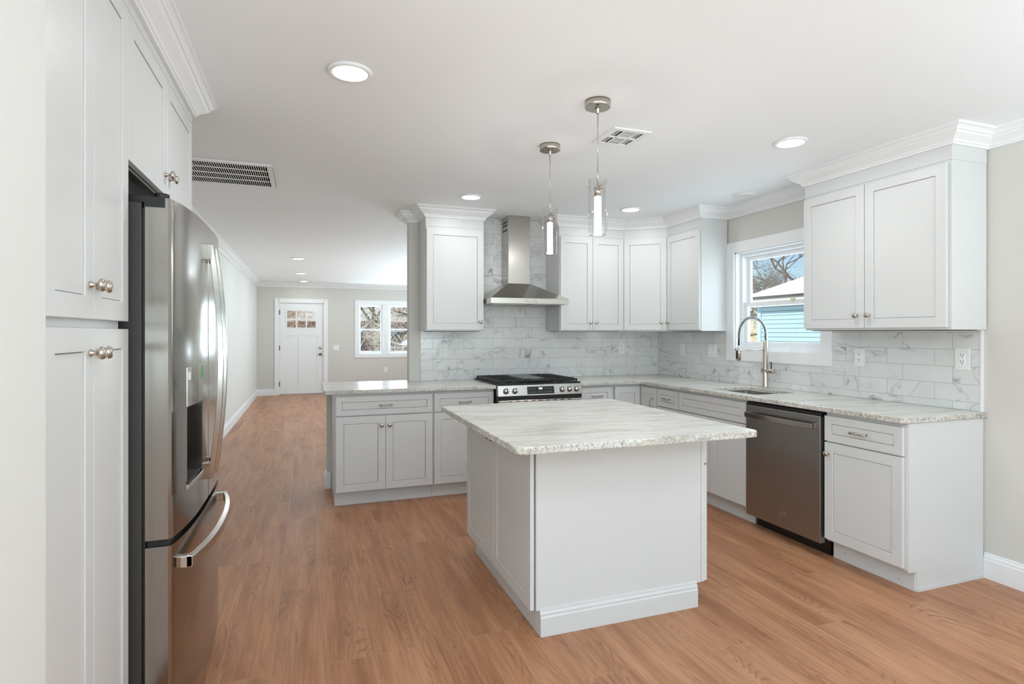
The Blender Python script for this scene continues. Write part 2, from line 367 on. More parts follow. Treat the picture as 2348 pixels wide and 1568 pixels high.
# ------------------------------------------------ kitchen window
def sash(mb, ax, p, a0, a1, z0, z1, w, t):
    f = (lambda a, b, c, d: mb.box(p, p+t, a, b, c, d)) if ax == 'x' else (lambda a, b, c, d: mb.box(a, b, p, p+t, c, d))
    f(a0, a1, z0, z0+w); f(a0, a1, z1-w, z1); f(a0, a0+w, z0+w, z1-w); f(a1-w, a1, z0+w, z1-w)
w1 = struct(bpy.data.objects.new('window_1', None)); C.objects.link(w1)
mb = MB(); cw = .09; a0, a1, z0, z1 = KW
ct = .018
mb.box(XR-ct, XR+.002, a0-cw, a0, z0-cw, z1+cw); mb.box(XR-ct, XR+.002, a1, a1+cw, z0-cw, z1+cw)
mb.box(XR-ct, XR+.002, a0, a1, z0-cw, z0); mb.box(XR-ct, XR+.002, a0, a1, z1, z1+cw)
mb.build('window_casing', M['trim'], w1)
mb = MB(); mb.box(XR, XR+.14, a0, a0+.012, z0, z1); mb.box(XR, XR+.14, a1-.012, a1, z0, z1); mb.box(XR, XR+.14, a0, a1, z0, z0+.012); mb.box(XR, XR+.14, a0, a1, z1-.012, z1)
mb.build('window_jamb', M['vinyl'], w1)
mb = MB(); sash(mb, 'x', XR+.05, a0+.012, a1-.012, z0+.012, z1-.012, .025, .08); mb.build('window_frame', M['vinyl'], w1)
zm = 1.60
mb = MB(); sash(mb, 'x', XR+.105, a0+.037, a1-.037, zm-.02, z1-.037, .035, .022); us = mb.build('upper_sash', M['vinyl'], w1)
MB().box(XR+.114, XR+.118, a0+.07, a1-.07, zm+.01, z1-.07).build('pane', M['pane'], us)
mb = MB(); sash(mb, 'x', XR+.07, a0+.037, a1-.037, z0+.037, zm+.02, .038, .026)
ls = mb.build('lower_sash', M['vinyl'], w1)
MB().box(XR+.081, XR+.085, a0+.07, a1-.07, z0+.07, zm-.015).build('pane', M['pane'], ls)
MB().box(XR+.066, XR+.085, 3.44, 3.49, zm+.02, zm+.032).box(XR+.062, XR+.07, 3.455, 3.475, zm+.004, zm+.02).build('sash_lock', mat('cream_lock', rgb(232, 220, 190), .4), w1)
# ------------------------------------------------ far windows (double unit) and front door
w2 = struct(bpy.data.objects.new('window_2', None)); C.objects.link(w2)
b0, b1, z0, z1 = FW
mb = MB(); cw = .085
mb.box(b0-cw, b0, YF-.018, YF, z0-cw, z1+cw); mb.box(b1, b1+cw, YF-.018, YF, z0-cw, z1+cw); mb.box(b0, b1, YF-.018, YF, z0-cw, z0); mb.box(b0, b1, YF-.018, YF, z1, z1+cw)
mb.build('window_casing', M['trim'], w2)
MB().box(1.64, 1.765, YF-.006, YF+.13, z0, z1).build('mullion', M['trim'], w2, .003)
for q0, q1 in ((b0, 1.64), (1.765, b1)):
    mb = MB(); sash(mb, 'y', YF+.04, q0, q1, z0, z1, .02, .08); fr = mb.build('window_frame', M['vinyl'], w2)
    mb = MB(); sash(mb, 'y', YF+.09, q0+.02, q1-.02, 1.42, z1-.02, .035, .022); u = mb.build('upper_sash', M['vinyl'], w2)
    MB().box(q0+.05, q1-.05, YF+.1, YF+.104, 1.45, z1-.05).build('pane', M['pane'], u)
    mb = MB(); sash(mb, 'y', YF+.06, q0+.02, q1-.02, z0+.02, 1.46, .035, .026); u = mb.build('lower_sash', M['vinyl'], w2)
    MB().box(q0+.05, q1-.05, YF+.07, YF+.074, z0+.05, 1.43).build('pane', M['pane'], u)
d1 = struct(bpy.data.objects.new('door_1', None)); C.objects.link(d1)
b0, b1, z0, z1 = FD; cw = .085
mb = MB(); mb.box(b0-cw, b0+.006, YF-.018, YF, 0, z1+cw); mb.box(b1-.006, b1+cw, YF-.018, YF, 0, z1+cw); mb.box(b0, b1, YF-.018, YF, z1-.006, z1+cw)
mb.build('door_casing', M['trim'], d1)
MB().box(b0, b0+.015, YF+.001, YF+.13, 0, z1).box(b1-.015, b1, YF+.001, YF+.13, 0, z1).box(b0, b1, YF+.001, YF+.13, z1-.012, z1).build('door_jamb', M['trim'], d1)
MB().box(b0, b1, YF, YF+.13, 0, .018).build('threshold', M['nickel'], d1)
def panel_door(x0, x1, z0, z1, y0, y1, recs, holes, bevel=.012, depth=.01):
    """slab with recessed panels and through holes, front at y0, in one grid mesh"""
    mb = MB(); xs = sorted({x0, x1, *[r[i] for r in recs+holes for i in (0, 1)]}); zs = sorted({z0, z1, *[r[i] for r in recs+holes for i in (2, 3)]})
    def inside(x, z, rs):
        return any(r[0] < x < r[1] and r[2] < z < r[3] for r in rs)
    for i in range(len(xs)-1):
        for j in range(len(zs)-1):
            cx, cz = (xs[i]+xs[i+1])/2, (zs[j]+zs[j+1])/2
            if inside(cx, cz, holes): continue
            d = depth if inside(cx, cz, recs) else 0
            mb.box(xs[i], xs[i+1], y0+d, y1, zs[j], zs[j+1])
    return mb
LT = (-.444, .17, 1.469, 1.859)
sl = panel_door(b0+.018, b1-.018, .03, z1-.015, YF+.02, YF+.064, [(-.462, -.205, .237, 1.30), (-.07, .189, .237, 1.30)], [LT]).build('door_slab', M['trim'], d1)
mb = MB(); lx0, lx1, lz0, lz1 = LT; e = .035
sash(mb, 'y', YF+.012, lx0-.02, lx1+.02, lz0-.02, lz1+.02, .03, .05)
for k in (1, 2): x = lx0+(lx1-lx0)*k/3; mb.box(x-.012, x+.012, YF+.03, YF+.054, lz0, lz1)
mb.box(lx0, lx1, YF+.032, YF+.052, (lz0+lz1)/2-.012, (lz0+lz1)/2+.012)
mb.build('window_grid', M['trim'], sl); MB().box(lx0, lx1, YF+.04, YF+.044, lz0, lz1).build('pane', M['pane'], sl)
mb = MB(); kx = b1-.075
mb.lathe([(.032, 0), (.032, .008), (.012, .014), (.012, .035), (.028, .045), (.032, .06), (.022, .075), (0, .08)], 20, 0, T(kx, YF+.02, .885) @ R(90, 'X'))
mb.build('door_knob', mat('dark_nickel', rgb(120, 116, 110), .3, 1), sl)
MB().lathe([(.034, 0), (.034, .012), (.026, .022), (0, .024)], 20, 0, T(kx, YF+.02, 1.031) @ R(90, 'X')).build('deadbolt', M['nickel'], sl)
for z in (.24, 1.03, 1.81): MB().box(b0+.004, b0+.022, YF+.0, YF+.02, z-.055, z+.055).build('hinge', M['black'], d1)

# ------------------------------------------------ cabinet kit
def shaker(w, h, rail=.057, t=.019, rec=.0045):
    """front on y=0 plane facing -y, spanning x 0..w, z 0..h"""
    rail = min(rail, h*.32)
    g = .0020; mb = panel_door(0, w, 0, h, 0, t, [], [(rail, w-rail, rail, h-rail)])
    mb.box(rail+g, w-rail-g, rec, t, rail+g, h-rail-g); mb.box(rail-.004, w-rail+.004, t-.004, t, rail-.004, h-rail+.004)
    return mb
def knob(parent, x, z):
    return MB().lathe([(.0085, 0), (.009, .003), (.0055, .007), (.005, .014), (.009, .018), (.0155, .022), (.0165, .026), (.014, .031), (.006, .0335), (0, .034)], 20, 0, T(x, 0, z) @ R(90, 'X')).build('knob', M['nickel'], parent)
def pull(parent, x, z, L=.10, vert=False):
    mb = MB(); X = T(x, 0, z) @ (R(90, 'Y') if vert else Matrix())
    mb.tube([(-L/2, -.026, 0), (-L/4, -.029, 0), (0, -.030, 0), (L/4, -.029, 0), (L/2, -.026, 0)], [.0065, .0055, .005, .0055, .0065], 10, 0, X)
    for s in (-1, 1): mb.tube([(s*(L/2-.012), 0, 0), (s*(L/2-.012), -.027, 0)], .005, 8, 0, X)
    return mb.build('pull_handle', M['nickel'], parent)
def front(parent, kind, x, z, w, h, y=0, hw=None):
    """kind door/drawer; hw: ('knob',dx,dz) or ('pull',) or ('vpull',dx,dz)"""
    o = shaker(w, h, .057 if kind == 'door' else .045).build(kind, M['cab'], parent, .0012, 1); o.location = (x, y, z)
    if hw:
        if hw[0] == 'knob': knob(o, hw[1], hw[2])
        elif hw[0] == 'pull': pull(o, w/2, h/2)
        else: pull(o, hw[1], hw[2], .10, True)
    return o
def base_body(parent, W, D=.60, toe=.075, toer=None, zt=.883, sideL=0, sideR=0):
    """carcass behind the 19 mm fronts; y=0 is the face of the fronts"""
    mb = MB(); mb.box(0, W, .0205, D, .112, zt); mb.box(sideL, W-sideR, .019+toe-.02, D, 0, .112)
    return mb.build('carcass', M['cab'], parent, .001, 1)
# right run: local x runs towards -Y, face plane x = 2.915
XF = 2.915
def rt(name, label, yhi, cat='base cabinet'): return thing(name, label, cat, (XF, yhi, 0), -90)
DR = XR-XF-.0015
t = rt('base_cabinet', 'white one-drawer one-door base cabinet at the open end of the right run', 2.571)
W = 2.571-2.083
mb = MB(); mb.box(0, W-.0, .0205, DR, .112, .883); mb.box(0, W, .075, DR, 0, .112); mb.build('carcass', M['cab'], t, .001, 1)
MB().box(W, W+.006, .022, DR-.012, .105, .882).box(W, W+.006, .08, DR-.012, 0, .105).build('end_panel', M['cab'], t)
MB().box(W+.006, W+.012, .085, DR-.012, 0, .016).build('shoe_moulding', M['cab'], t)
front(t, 'drawer', .002, .711, W-.014, .150, hw=('pull',))
front(t, 'door', .002, .126, W-.014, .577, hw=('knob', .028, .577-.065))
for x, z in ((.08, .05), (.40, .03)): MB().lathe([(.0025, 0), (.0025, .001)], 8, 0, T(x, .075, z) @ R(90, 'X')).build('nail_hole', M['screw'], t)
# dishwasher
t = thing('dishwasher', 'dark stainless dishwasher with bar handle below the right counter', 'dishwasher', (XF, 3.207, 0), -90)
W = 3.207-2.583
MB().box(.006, W-.006, .03, DR-.03, .10, .868).build('tub', M['black'], t)
MB().box(.01, W-.01, .08, .30, .0, .10).build('toe_kick', M['black'], t)
mb = MB(); mb.box(.006, W-.006, -.012, .03, .085, .852)
dd = mb.build('door', M['slate'], t, .004)
MB().box(.004, W-.004, -.004, .03, .853, .874).build('control_strip', M['black'], dd)
mb = MB(); pts = [(.03+i*(W-.06)/16, -.052-.014*sin(pi*i/16), .79) for i in range(17)]
hh = []
for (x, y, z) in pts: hh.append((x, y))
poly = [(x, y) for x, y in hh]+[(x, y+.012) for x, y in reversed(hh)]
mb.prism(poly, .772, .806)
for x in (.03, W-.045): mb.box(x, x+.015, -.05, -.012, .772, .806)
mb.build('bar_handle', M['slateh'], dd, .003)
mb = MB(); cx, cz = W/2+.02, .178
mb.tube([(cx+.017*cos(a), -.0135, cz+.017*sin(a)) for a in [2*pi*k/24 for k in range(25)]], .0016, 6)
mb.tube([(cx-.009, -.013, cz+.006), (cx-.004, -.013, cz+.009), (cx-.001, -.013, cz+.003), (cx-.006, -.013, cz-.007), (cx+.001, -.013, cz-.004), (cx+.004, -.013, cz+.008), (cx+.003, -.013, cz-.006), (cx+.009, -.013, cz-.002)], .001, 5)
mb.build('round_badge', M['slateh'], dd)
MB().box(.27, .292, -.0125, -.011, .842, .845).build('indicator', M['black'], dd)
# sink base
t = rt('sink_cabinet', 'white sink base cabinet with a wide false drawer front over two doors', 3.993)
W = 3.993-3.211
mb = MB(); mb.box(0, W, .0205, DR, .112, .62); mb.box(0, W, .0205, .06, .62, .883); mb.box(0, W, .55, DR, .62, .883); mb.box(0, .018, .06, .55, .62, .883); mb.box(W-.018, W, .06, .55, .62, .883); mb.box(0, W, .075, DR, 0, .112); mb.build('carcass', M['cab'], t, .001, 1)
front(t, 'false_front', .005, .711, W-.013, .150)
front(t, 'door', .005, .126, W/2-.008, .577, hw=('knob', W/2-.04, .577-.065))
front(t, 'door', W/2+.001, .126, W/2-.009, .577, hw=('knob', .028, .577-.065))
# narrow drawer cabinet
t = rt('narrow_drawer_cabinet', 'narrow white base cabinet with drawer between sink base and corner cabinet', 4.306)
W = 4.306-3.994
base_body(t, W, DR); front(t, 'drawer', .005, .711, W-.010, .150, hw=('pull',)); front(t, 'door', .005, .126, W-.010, .577, hw=('knob', W-.04, .577-.065))
# corner cabinet with folding door
YFB = 4.572
t = thing('corner_base_cabinet', 'white inside-corner base cabinet with an L-shaped pair of doors', 'base cabinet', (0, 0, 0))
mb = MB(); mb.prism([(2.642, YB-.0015), (2.642, YFB+.0205), (XF+.0205, YFB+.0205), (XF+.0205, 4.307), (XR-.0015, 4.307), (XR-.0015, YB-.0015)], .112, .883)
mb.prism([(2.642, YB-.0015), (2.642, YFB+.075), (XF+.075, YFB+.075), (XF+.075, 4.307), (XR-.0015, 4.307), (XR-.0015, YB-.0015)], 0, .112)
mb.build('carcass', M['cab'], t)
d = shaker(XF-.001-2.647, .735).build('door', M['cab'], t, .0012, 1); d.location = (2.647, YFB, .126)
d = shaker(YFB-.003-4.312, .735).build('door', M['cab'], t, .0012, 1); d.location = (XF, YFB-.003, .126); d.rotation_euler = (0, 0, radians(-90)); pull(d, .195, .60, .10, True)
# drawer cabinet right of range
t = thing('small_drawer_cabinet', 'white single-drawer base cabinet just right of the range', 'base cabinet', (2.288, YFB, 0))
W = 2.640-2.288; DB = YB-YFB-.0015
base_body(t, W, DB); front(t, 'drawer', .004, .711, W-.026, .150, hw=('pull',)); front(t, 'door', .004, .126, W-.026, .577, hw=('knob', .03, .51))
# left back run
t = thing('base_cabinet', 'white one-drawer one-door base cabinet just left of the range', 'base cabinet', (.963, YFB, 0))
W = 1.484-.963
base_body(t, W, DB, toe=.078); front(t, 'drawer', .007, .711, W-.012, .150, hw=('pull',)); front(t, 'door', .007, .120, W-.012, .583, hw=('knob', W-.045, .52))
t = thing('peninsula_cabinet', 'white peninsula base cabinet, one wide drawer over two doors', 'base cabinet', (.196, YFB, 0))
W = .962-.196
base_body(t, W, DB, toe=.078); front(t, 'drawer', .006, .711, W-.012, .150, hw=('pull',))
front(t, 'door', .006, .120, .3765, .583, hw=('knob', .3765-.03, .583-.075)); front(t, 'door', .3845, .120, .3745, .583, hw=('knob', .03, .583-.075))
for x, z in ((.045, .03), (.08, .100), (.32, .103), (.52, .045), (.55, .105)): MB().lathe([(.0022, 0), (.0022, .001)], 8, 0, T(x, .077, z) @ R(90, 'X')).build('nail_hole', M['screw'], t)

# ------------------------------------------------ upper cabinets
def upper_body(t, W, D, zb=1.372, zt=2.286, riser=True):
    mb = MB(); mb.box(0, W, .0205, D, zb, zt); mb.build('carcass', M['cab'], t, .001, 1)
    if riser: MB().box(-.002, W+.002, .017, D, zt, H-.002).build('top_riser', M['cab'], t, .001, 1)
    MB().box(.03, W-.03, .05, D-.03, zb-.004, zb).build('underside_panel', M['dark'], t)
YU = 4.873; DU = YB-YU-.0105
t = thing('wall_cabinet', 'white single-door wall cabinet left of the range hood', 'wall cabinet', (.963, YU, 0))
W = 1.486-.963; upper_body(t, W, DU)
front(t, 'door', .004, 1.383, W-.008, .885, hw=('knob', W-.040, .070))
t = thing('wall_cabinet', 'white two-door wall cabinet just right of the range hood', 'wall cabinet', (2.231, YU, 0))
W = 2.924-2.231; upper_body(t, W, DU)
front(t, 'door', .008, 1.383, .338, .885, hw=('knob', .338-.03, .070)); front(t, 'door', .349, 1.383, .336, .885, hw=('knob', .032, .070))
t = thing('corner_wall_cabinet', 'white diagonal corner wall cabinet with one door', 'wall cabinet', (0, 0, 0))
poly = [(2.925, YB-.0105), (2.925, 4.894), (3.246, 4.612), (XR-.0105, 4.612), (XR-.0105, YB-.0105)]
MB().prism(poly, 1.372, 2.286).build('carcass', M['cab'], t, .001, 1)
MB().prism([(2.927, YB-.0105), (2.927, 4.892), (3.244, 4.613), (XR-.0105, 4.613), (XR-.0105, YB-.0105)], 2.286, H-.002).build('top_riser', M['cab'], t)
dx, dy = 3.246-2.925, 4.612-4.894; L = math.hypot(dx, dy); an = math.atan2(dy, dx)
d = shaker(L-.02, .885).build('door', M['cab'], t, .0012, 1); d.location = (2.925+cos(an)*.01+sin(an)*.0205, 4.894+sin(an)*.01-cos(an)*.0205, 1.383); d.rotation_euler = (0, 0, an); knob(d, L-.02-.045, .07)
XU = 3.225; DX = XR-XU-.0105
t = thing('wall_cabinet', 'white narrow wall cabinet between corner cabinet and sink window', 'wall cabinet', (XU, 4.611, 0), -90)
W = 4.611-4.122; upper_body(t, W, DX)
front(t, 'door', .012, 1.383, W-.016, .885, hw=('knob', .035, .070))
t = thing('wall_cabinet', 'large white two-door wall cabinet right of the sink window', 'wall cabinet', (XU, 3.012, 0), -90)
W = 3.012-2.062; upper_body(t, W, DX)
front(t, 'door', .002, 1.385, .452, .885, hw=('knob', .452-.045, .078)); front(t, 'door', .458, 1.385, .475, .885, hw=('knob', .032, .078))

# ------------------------------------------------ worktops
def worktop(name, label, poly, z0=.8845, z1=ZC, hole=None):
    mb = MB()
    n = len(poly); mb.prism(poly, z0, z1, 0, None, 1)
    o = mb.build(name, [M['stone'], M['stonee']])
    b = o.modifiers.new('bevel', 'BEVEL'); b.width = .004; b.segments = 2; b.limit_method = 'ANGLE'; b.angle_limit = radians(40); b.material = 1
    return tag(o, label, 'countertop')
def rounded(poly, rs):
    out = []; n = len(poly)
    for i, (p, r) in enumerate(zip(poly, rs)):
        if r == 0: out.append(p); continue
        P = Vector(p); a = (Vector(poly[i-1])-P).normalized(); b = (Vector(poly[(i+1) % n])-P).normalized()
        for k in range(7):
            s = k/6; q = (P+a*r)*(1-s)**2+P*2*s*(1-s)+(P+b*r)*s*s; out.append((q.x, q.y))
    return out
YC = 4.53
worktop('countertop', 'pale veined stone countertop of the peninsula, left of the range', rounded([(.111, YC), (1.489, YC), (1.489, YB-.0005), (.869, YB-.0005), (.869, 5.335), (.111, 5.335)], [.03, .004, 0, 0, 0, .03]))
# L-shaped with sink cut out: build as a grid of cells, remove the hole
XC = 2.885; SK = (3.005, 3.385, 3.225, 3.725)
mb = MB()
outer = [(2.276, YC), (XC-.02, YC), (XC, YC-.02), (XC, 2.085), (XC+.02, 2.065), (XR-.0005, 2.065), (XR-.0005, YB-.0005), (2.276, YB-.0005)]
bm = bmesh.new()
hx0, hx1, hy0, hy1 = SK; hr = .03
hole = rounded([(hx0, hy0), (hx1, hy0), (hx1, hy1), (hx0, hy1)], [hr]*4)
def flat_with_hole(outer, hole, z0, z1):
    bm = bmesh.new(); es = []
    for loop in (outer, hole):
        vs = [bm.verts.new((x, y, z1)) for x, y in loop]
        es += [bm.edges.new((vs[i], vs[(i+1) % len(vs)])) for i in range(len(vs))]
    bmesh.ops.triangle_fill(bm, use_beauty=True, use_dissolve=False, edges=es)
    g = bmesh.ops.extrude_face_region(bm, geom=list(bm.faces))
    for v in g['geom']:
        if isinstance(v, bmesh.types.BMVert): v.co.z = z0
    bmesh.ops.recalc_face_normals(bm, faces=bm.faces)
    for f in bm.faces: f.material_index = 0 if abs(f.normal.z) > .7 else 1
    return bm
bm = flat_with_hole(outer, hole, .8845, ZC)
me = bpy.data.meshes.new('countertop'); bm.to_mesh(me); bm.free(); me.materials.append(M['stone']); me.materials.append(M['stonee'])
o = bpy.data.objects.new('countertop', me); C.objects.link(o)
b = o.modifiers.new('bevel', 'BEVEL'); b.width = .004; b.segments = 2; b.limit_method = 'ANGLE'; b.angle_limit = radians(40); b.material = 1
tag(o, 'L-shaped pale veined stone countertop with the sink, from range to right end', 'countertop')
# sink
t = thing('sink', 'stainless undermount sink set into the right counter under the window', 'sink', ((hx0+hx1)/2, (hy0+hy1)/2, .6575))
def bowl(w, l, dpt, r=.03):
    bm = bmesh.new(); rings = []
    for (s, z) in ((.022, dpt), (0, dpt), (-.004, .03), (-.02, .008), (-.05, 0)):
        ps = rounded([(-w/2-s, -l/2-s), (w/2+s, -l/2-s), (w/2+s, l/2+s), (-w/2-s, l/2+s)], [r+max(s, 0)]*4)
        rings.append([bm.verts.new((x, y, z)) for x, y in ps])
    for a, b in zip(rings, rings[1:]):
        for i in range(len(a)): bm.faces.new((a[i], a[(i+1) % len(a)], b[(i+1) % len(a)], b[i]))
    bm.faces.new(rings[-1]); bmesh.ops.recalc_face_normals(bm, faces=bm.faces)
    for f in bm.faces: f.normal_flip()
    me = bpy.data.meshes.new('bowl'); bm.to_mesh(me); bm.free(); return me
me = bowl(hx1-hx0, hy1-hy0, .2235); me.materials.append(M['steelh']); o = bpy.data.objects.new('basin', me); C.objects.link(o); o.parent = t
s = o.modifiers.new('solid', 'SOLIDIFY'); s.thickness = .0015
MB().lathe([(.045, .0), (.045, .003), (.03, .003), (.028, .0015), (0, .0015)], 24, 0, T(0, 0, .0005)).build('drain', M['chrome'], t)

# ------------------------------------------------ faucet
FX, FY = 3.462, 3.604
t = thing('kitchen_faucet', 'brushed nickel spring-neck faucet behind the sink', 'faucet', (FX, FY, ZC+.0005))
MB().lathe([(.026, 0), (.026, .004), (.021, .006), (.0195, .01), (.0195, .325), (.017, .33), (.017, .375), (.0135, .38)], 24).build('column', M['nickel'], t)
rad = .132; zc0 = .43
path = [(0, 0, .375), (0, 0, .40)]+[(-rad+rad*cos(a), 0, zc0+rad*sin(a)) for a in [pi*k/28*1.0 for k in range(29)]]+[(-2*rad-.002, 0, zc0-.04), (-2*rad-.003, 0, .34)]
MB().tube(path, .0065, 8).build('hose', M['black'], t)
# spring coil around hose
def resample(path, n):
    P = [Vector(p) for p in path]; L = [0]
    for a, b in zip(P, P[1:]): L.append(L[-1]+(b-a).length)
    out = []; j = 0
    for i in range(n+1):
        s = L[-1]*i/n
        while j < len(L)-2 and L[j+1] < s: j += 1
        u = (s-L[j])/(L[j+1]-L[j]); out.append(P[j].lerp(P[j+1], u))
    return out, L[-1]
sp = [(0, 0, .375), (0, 0, .40)]+[(-rad+rad*cos(a), 0, zc0+rad*sin(a)) for a in [pi*k/28 for k in range(29)]]+[(-2*rad-.001, 0, zc0-.03)]
turns = 40; rs, LL = resample(sp, turns*12); coil = []
for i, p in enumerate(rs):
    d = (rs[min(i+1, len(rs)-1)]-rs[max(i-1, 0)]).normalized(); a = Vector((0, 1, 0)); b = d.cross(a)
    th = 2*pi*i/12; coil.append(p+(a*cos(th)+b*sin(th))*.0135)
MB().tube(coil, .0024, 5).build('spring', M['chrome'], t)
MB().lathe([(.011, 0), (.0175, .003), (.0175, .085), (.013, .1), (.009, .105)], 20, 0, T(-2*rad-.003, 0, .222)).build('spray_head', M['nickel'], t)
MB().box(-2*rad-.026, -2*rad-.018, -.006, .006, .235, .30).build('spray_button', M['black'], t)
mb = MB(); mb.tube([(0, 0, .302), (-2*rad+.017, 0, .302)], .0035, 8); mb.tube([(-2*rad-.003+.021*cos(2*pi*k/20), .021*sin(2*pi*k/20), .302) for k in range(21)], .0035, 6)
mb.build('support_arm', M['nickel'], t)
MB().lathe([(.0175, 0), (.019, .002), (.019, .115), (.017, .118), (.015, .119), (0, .119)], 24, 0, T(0, .032, .138) @ R(90, 'X')).build('valve_body', M['nickel'], t)
MB().tube([(.0, -.062, .155), (.012, -.045, .21)], .0045, 8).build('lever', M['black'], t)

# ------------------------------------------------ island
IX0, IX1, IY0, IY1 = .931, 1.885, 2.345, 3.422
t = thing('kitchen_island', 'white kitchen island cabinet with panelled end, standing in the middle', 'kitchen island', (0, 0, 0))
mb = MB(); mb.box(IX0+.0205, IX1-.0205, IY0+.030, IY1, .112, .8835); mb.box(IX0+.052, IX1-.07, IY0+.008, IY1-.06, 0, .112); mb.build('carcass', M['cab'], t, .001, 1)
mb = MB(); mb.box(IX0+.0265, IX1-.0405, IY0, IY0+.029, .112, .8835); mb.build('end_panel', M['cab'], t, .001, 1)
MB().box(IX1-.038, IX1-.0205, IY0+.001, IY0+.029, .112, .8835).build('corner_stile', M['cab'], t, .001, 1)
pf = [(0, 0), (.016, 0), (.016, .083), (.012, .090), (.013, .1), (.007, .108), (.006, .118), (0, .122)]
sweep([(IX0+.042, IY0+.09), (IX0+.042, IY0), (IX1-.07, IY0), (IX1-.07, IY0+.03)][1:3], pf).build('base_moulding', M['cab'], t)
MB().box(IX0+.042, IX0+.052, IY0+.0, IY1-.055, 0, .110).build('toe_board', M['cab'], t)
for (ya, yb, kx) in ((IY1, 2.888, 0), (2.883, IY0+.006, 1)):
    w = ya-yb; d = shaker(w, .755).build('door', M['cab'], t, .0012, 1); d.location = (IX0, ya, .114); d.rotation_euler = (0, 0, radians(-90))
    knob(d, w-.03 if kx == 0 else .03, .755-.07)
w = (IY1-IY0)/2-.004
for k in range(2):
    y = IY0+.005+k*(w+.003)
    d = shaker(w, .577).build('door', M['cab'], t, .0012, 1); d.location = (IX1, y, .114); d.rotation_euler = (0, 0, radians(90)); knob(d, w-.03 if k == 0 else .03, .51)
    d = shaker(w, .160, .045).build('drawer', M['cab'], t, .0012, 1); d.location = (IX1, y, .703); d.rotation_euler = (0, 0, radians(90)); pull(d, w/2, .08)
worktop('island_countertop', 'pale veined stone slab topping the kitchen island', rounded([(.752, 2.03), (1.915, 2.03), (1.915, 3.372), (.752, 3.372)], [.055, .03, .03, .03]), .884, ZC)

# ------------------------------------------------ range
t = thing('gas_range', 'stainless gas range with black cast iron grates under the hood', 'range', (1.4925, 4.50, 0))
W = .780; D = YB-4.50-.012
MB().box(.003, W-.003, .03, D, .02, .905).build('body', M['fbody'], t, .002)
MB().box(-.004, W+.002, .025, D, .9155, .926).build('cooktop', M['black'], t, .003)
mb = MB(); mb.add([(0, -.012, .822), (W-.004, -.012, .822), (W-.004, .004, .912), (0, .004, .912), (0, .05, .822), (W-.004, .05, .822), (W-.004, .05, .916), (0, .05, .916), (0, .018, .916), (W-.004, .018, .916)],
   [(0, 1, 2, 3), (3, 2, 9, 8), (8, 9, 6, 7), (4, 7, 6, 5), (0, 4, 5, 1), (0, 3, 8, 7, 4), (1, 5, 6, 9, 2)])
cp = mb.build('control_panel', M['steelh'], t, .003)
SL = math.degrees(math.atan2(.016, .09))
XP = T(0, -.012, .822) @ R(-SL, 'X')     # panel plane: x along, z up, -y out
for x in (.070, .150, .585, .655, .722):
    mb = MB(); X = XP @ T(x, -.001, .044) @ R(90, 'X')
    mb.lathe([(.026, 0), (.026, .006), (.0225, .012), (.020, .030), (.018, .033), (0, .033)], 24, 0, X)
    k = mb.build('knob', M['chrome'], cp)
    MB().box(-.003, .003, -.020, .020, .033, .0345, 0, X).build('knob_mark', M['black'], k)
dsp = MB().box(.262, .510, -.003, .001, .012, .076, 0, XP).build('display', M['black'], cp)
# clock digits 5:03
seg = {'5': 'acdfg', '0': 'abcdef', '3': 'abcdg'}
mb = MB()
def digit(ch, x, z, w=.007, h=.014, th=.0018):
    S = {'a': (x, x+w, z+h-th, z+h), 'g': (x, x+w, z+h/2-th/2, z+h/2+th/2), 'd': (x, x+w, z, z+th), 'f': (x, x+th, z+h/2, z+h), 'e': (x, x+th, z, z+h/2), 'b': (x+w-th, x+w, z+h/2, z+h), 'c': (x+w-th, x+w, z, z+h/2)}
    for s_ in seg[ch]: a = S[s_]; mb.box(a[0], a[1], -.0036, -.0030, a[2], a[3], 0, XP)
digit('5', .368, .052); digit('0', .381, .052); digit('3', .391, .052)
mb.box(.3775, .379, -.0036, -.003, .056, .058, 0, XP).box(.3775, .379, -.0036, -.003, .061, .063, 0, XP)
mb.build('clock_digits', M['digit'], dsp)
kp = mat('grey_print', rgb(170, 172, 176), .5)
for i, x in enumerate((.28, .305, .33, .43, .455, .48)): MB().box(x-.005, x+.005, -.0036, -.003, .055, .058, 0, XP).build('key_symbol', kp, dsp)
for i, x in enumerate((.28, .305, .33, .365, .39, .43, .455, .48)): MB().box(x-.003, x+.003, -.0036, -.003, .026, .032, 0, XP).build('key_symbol', kp, dsp)
mb = MB(); mb.box(0, W-.004, -.004, .03, .79, .822); mb.build('vent_gap', M['black'], t)
mb = MB(); mb.box(0.006, W-.010, -.016, .03, .19, .788)
dr = mb.build('oven_door', M['steelh'], t, .004)
MB().box(.12, W-.12, -.0175, -.015, .30, .62).build('oven_window', M['black'], dr)
for k in range(9): x = .09+k*.068; MB().box(x, x+.036, -.0168, -.0155, .776, .783).build('vent_slot', M['black'], dr)
mb = MB(); mb.tube([(.05, -.06, .745), (W-.055, -.06, .745)], .011, 12)
for x in (.07, W-.075): mb.box(x-.01, x+.01, -.06, -.015, .735, .755)
mb.build('oven_handle', M['steelh'], dr)
MB().box(.006, W-.010, -.014, .03, .04, .183).build('drawer', M['steelh'], t, .004)
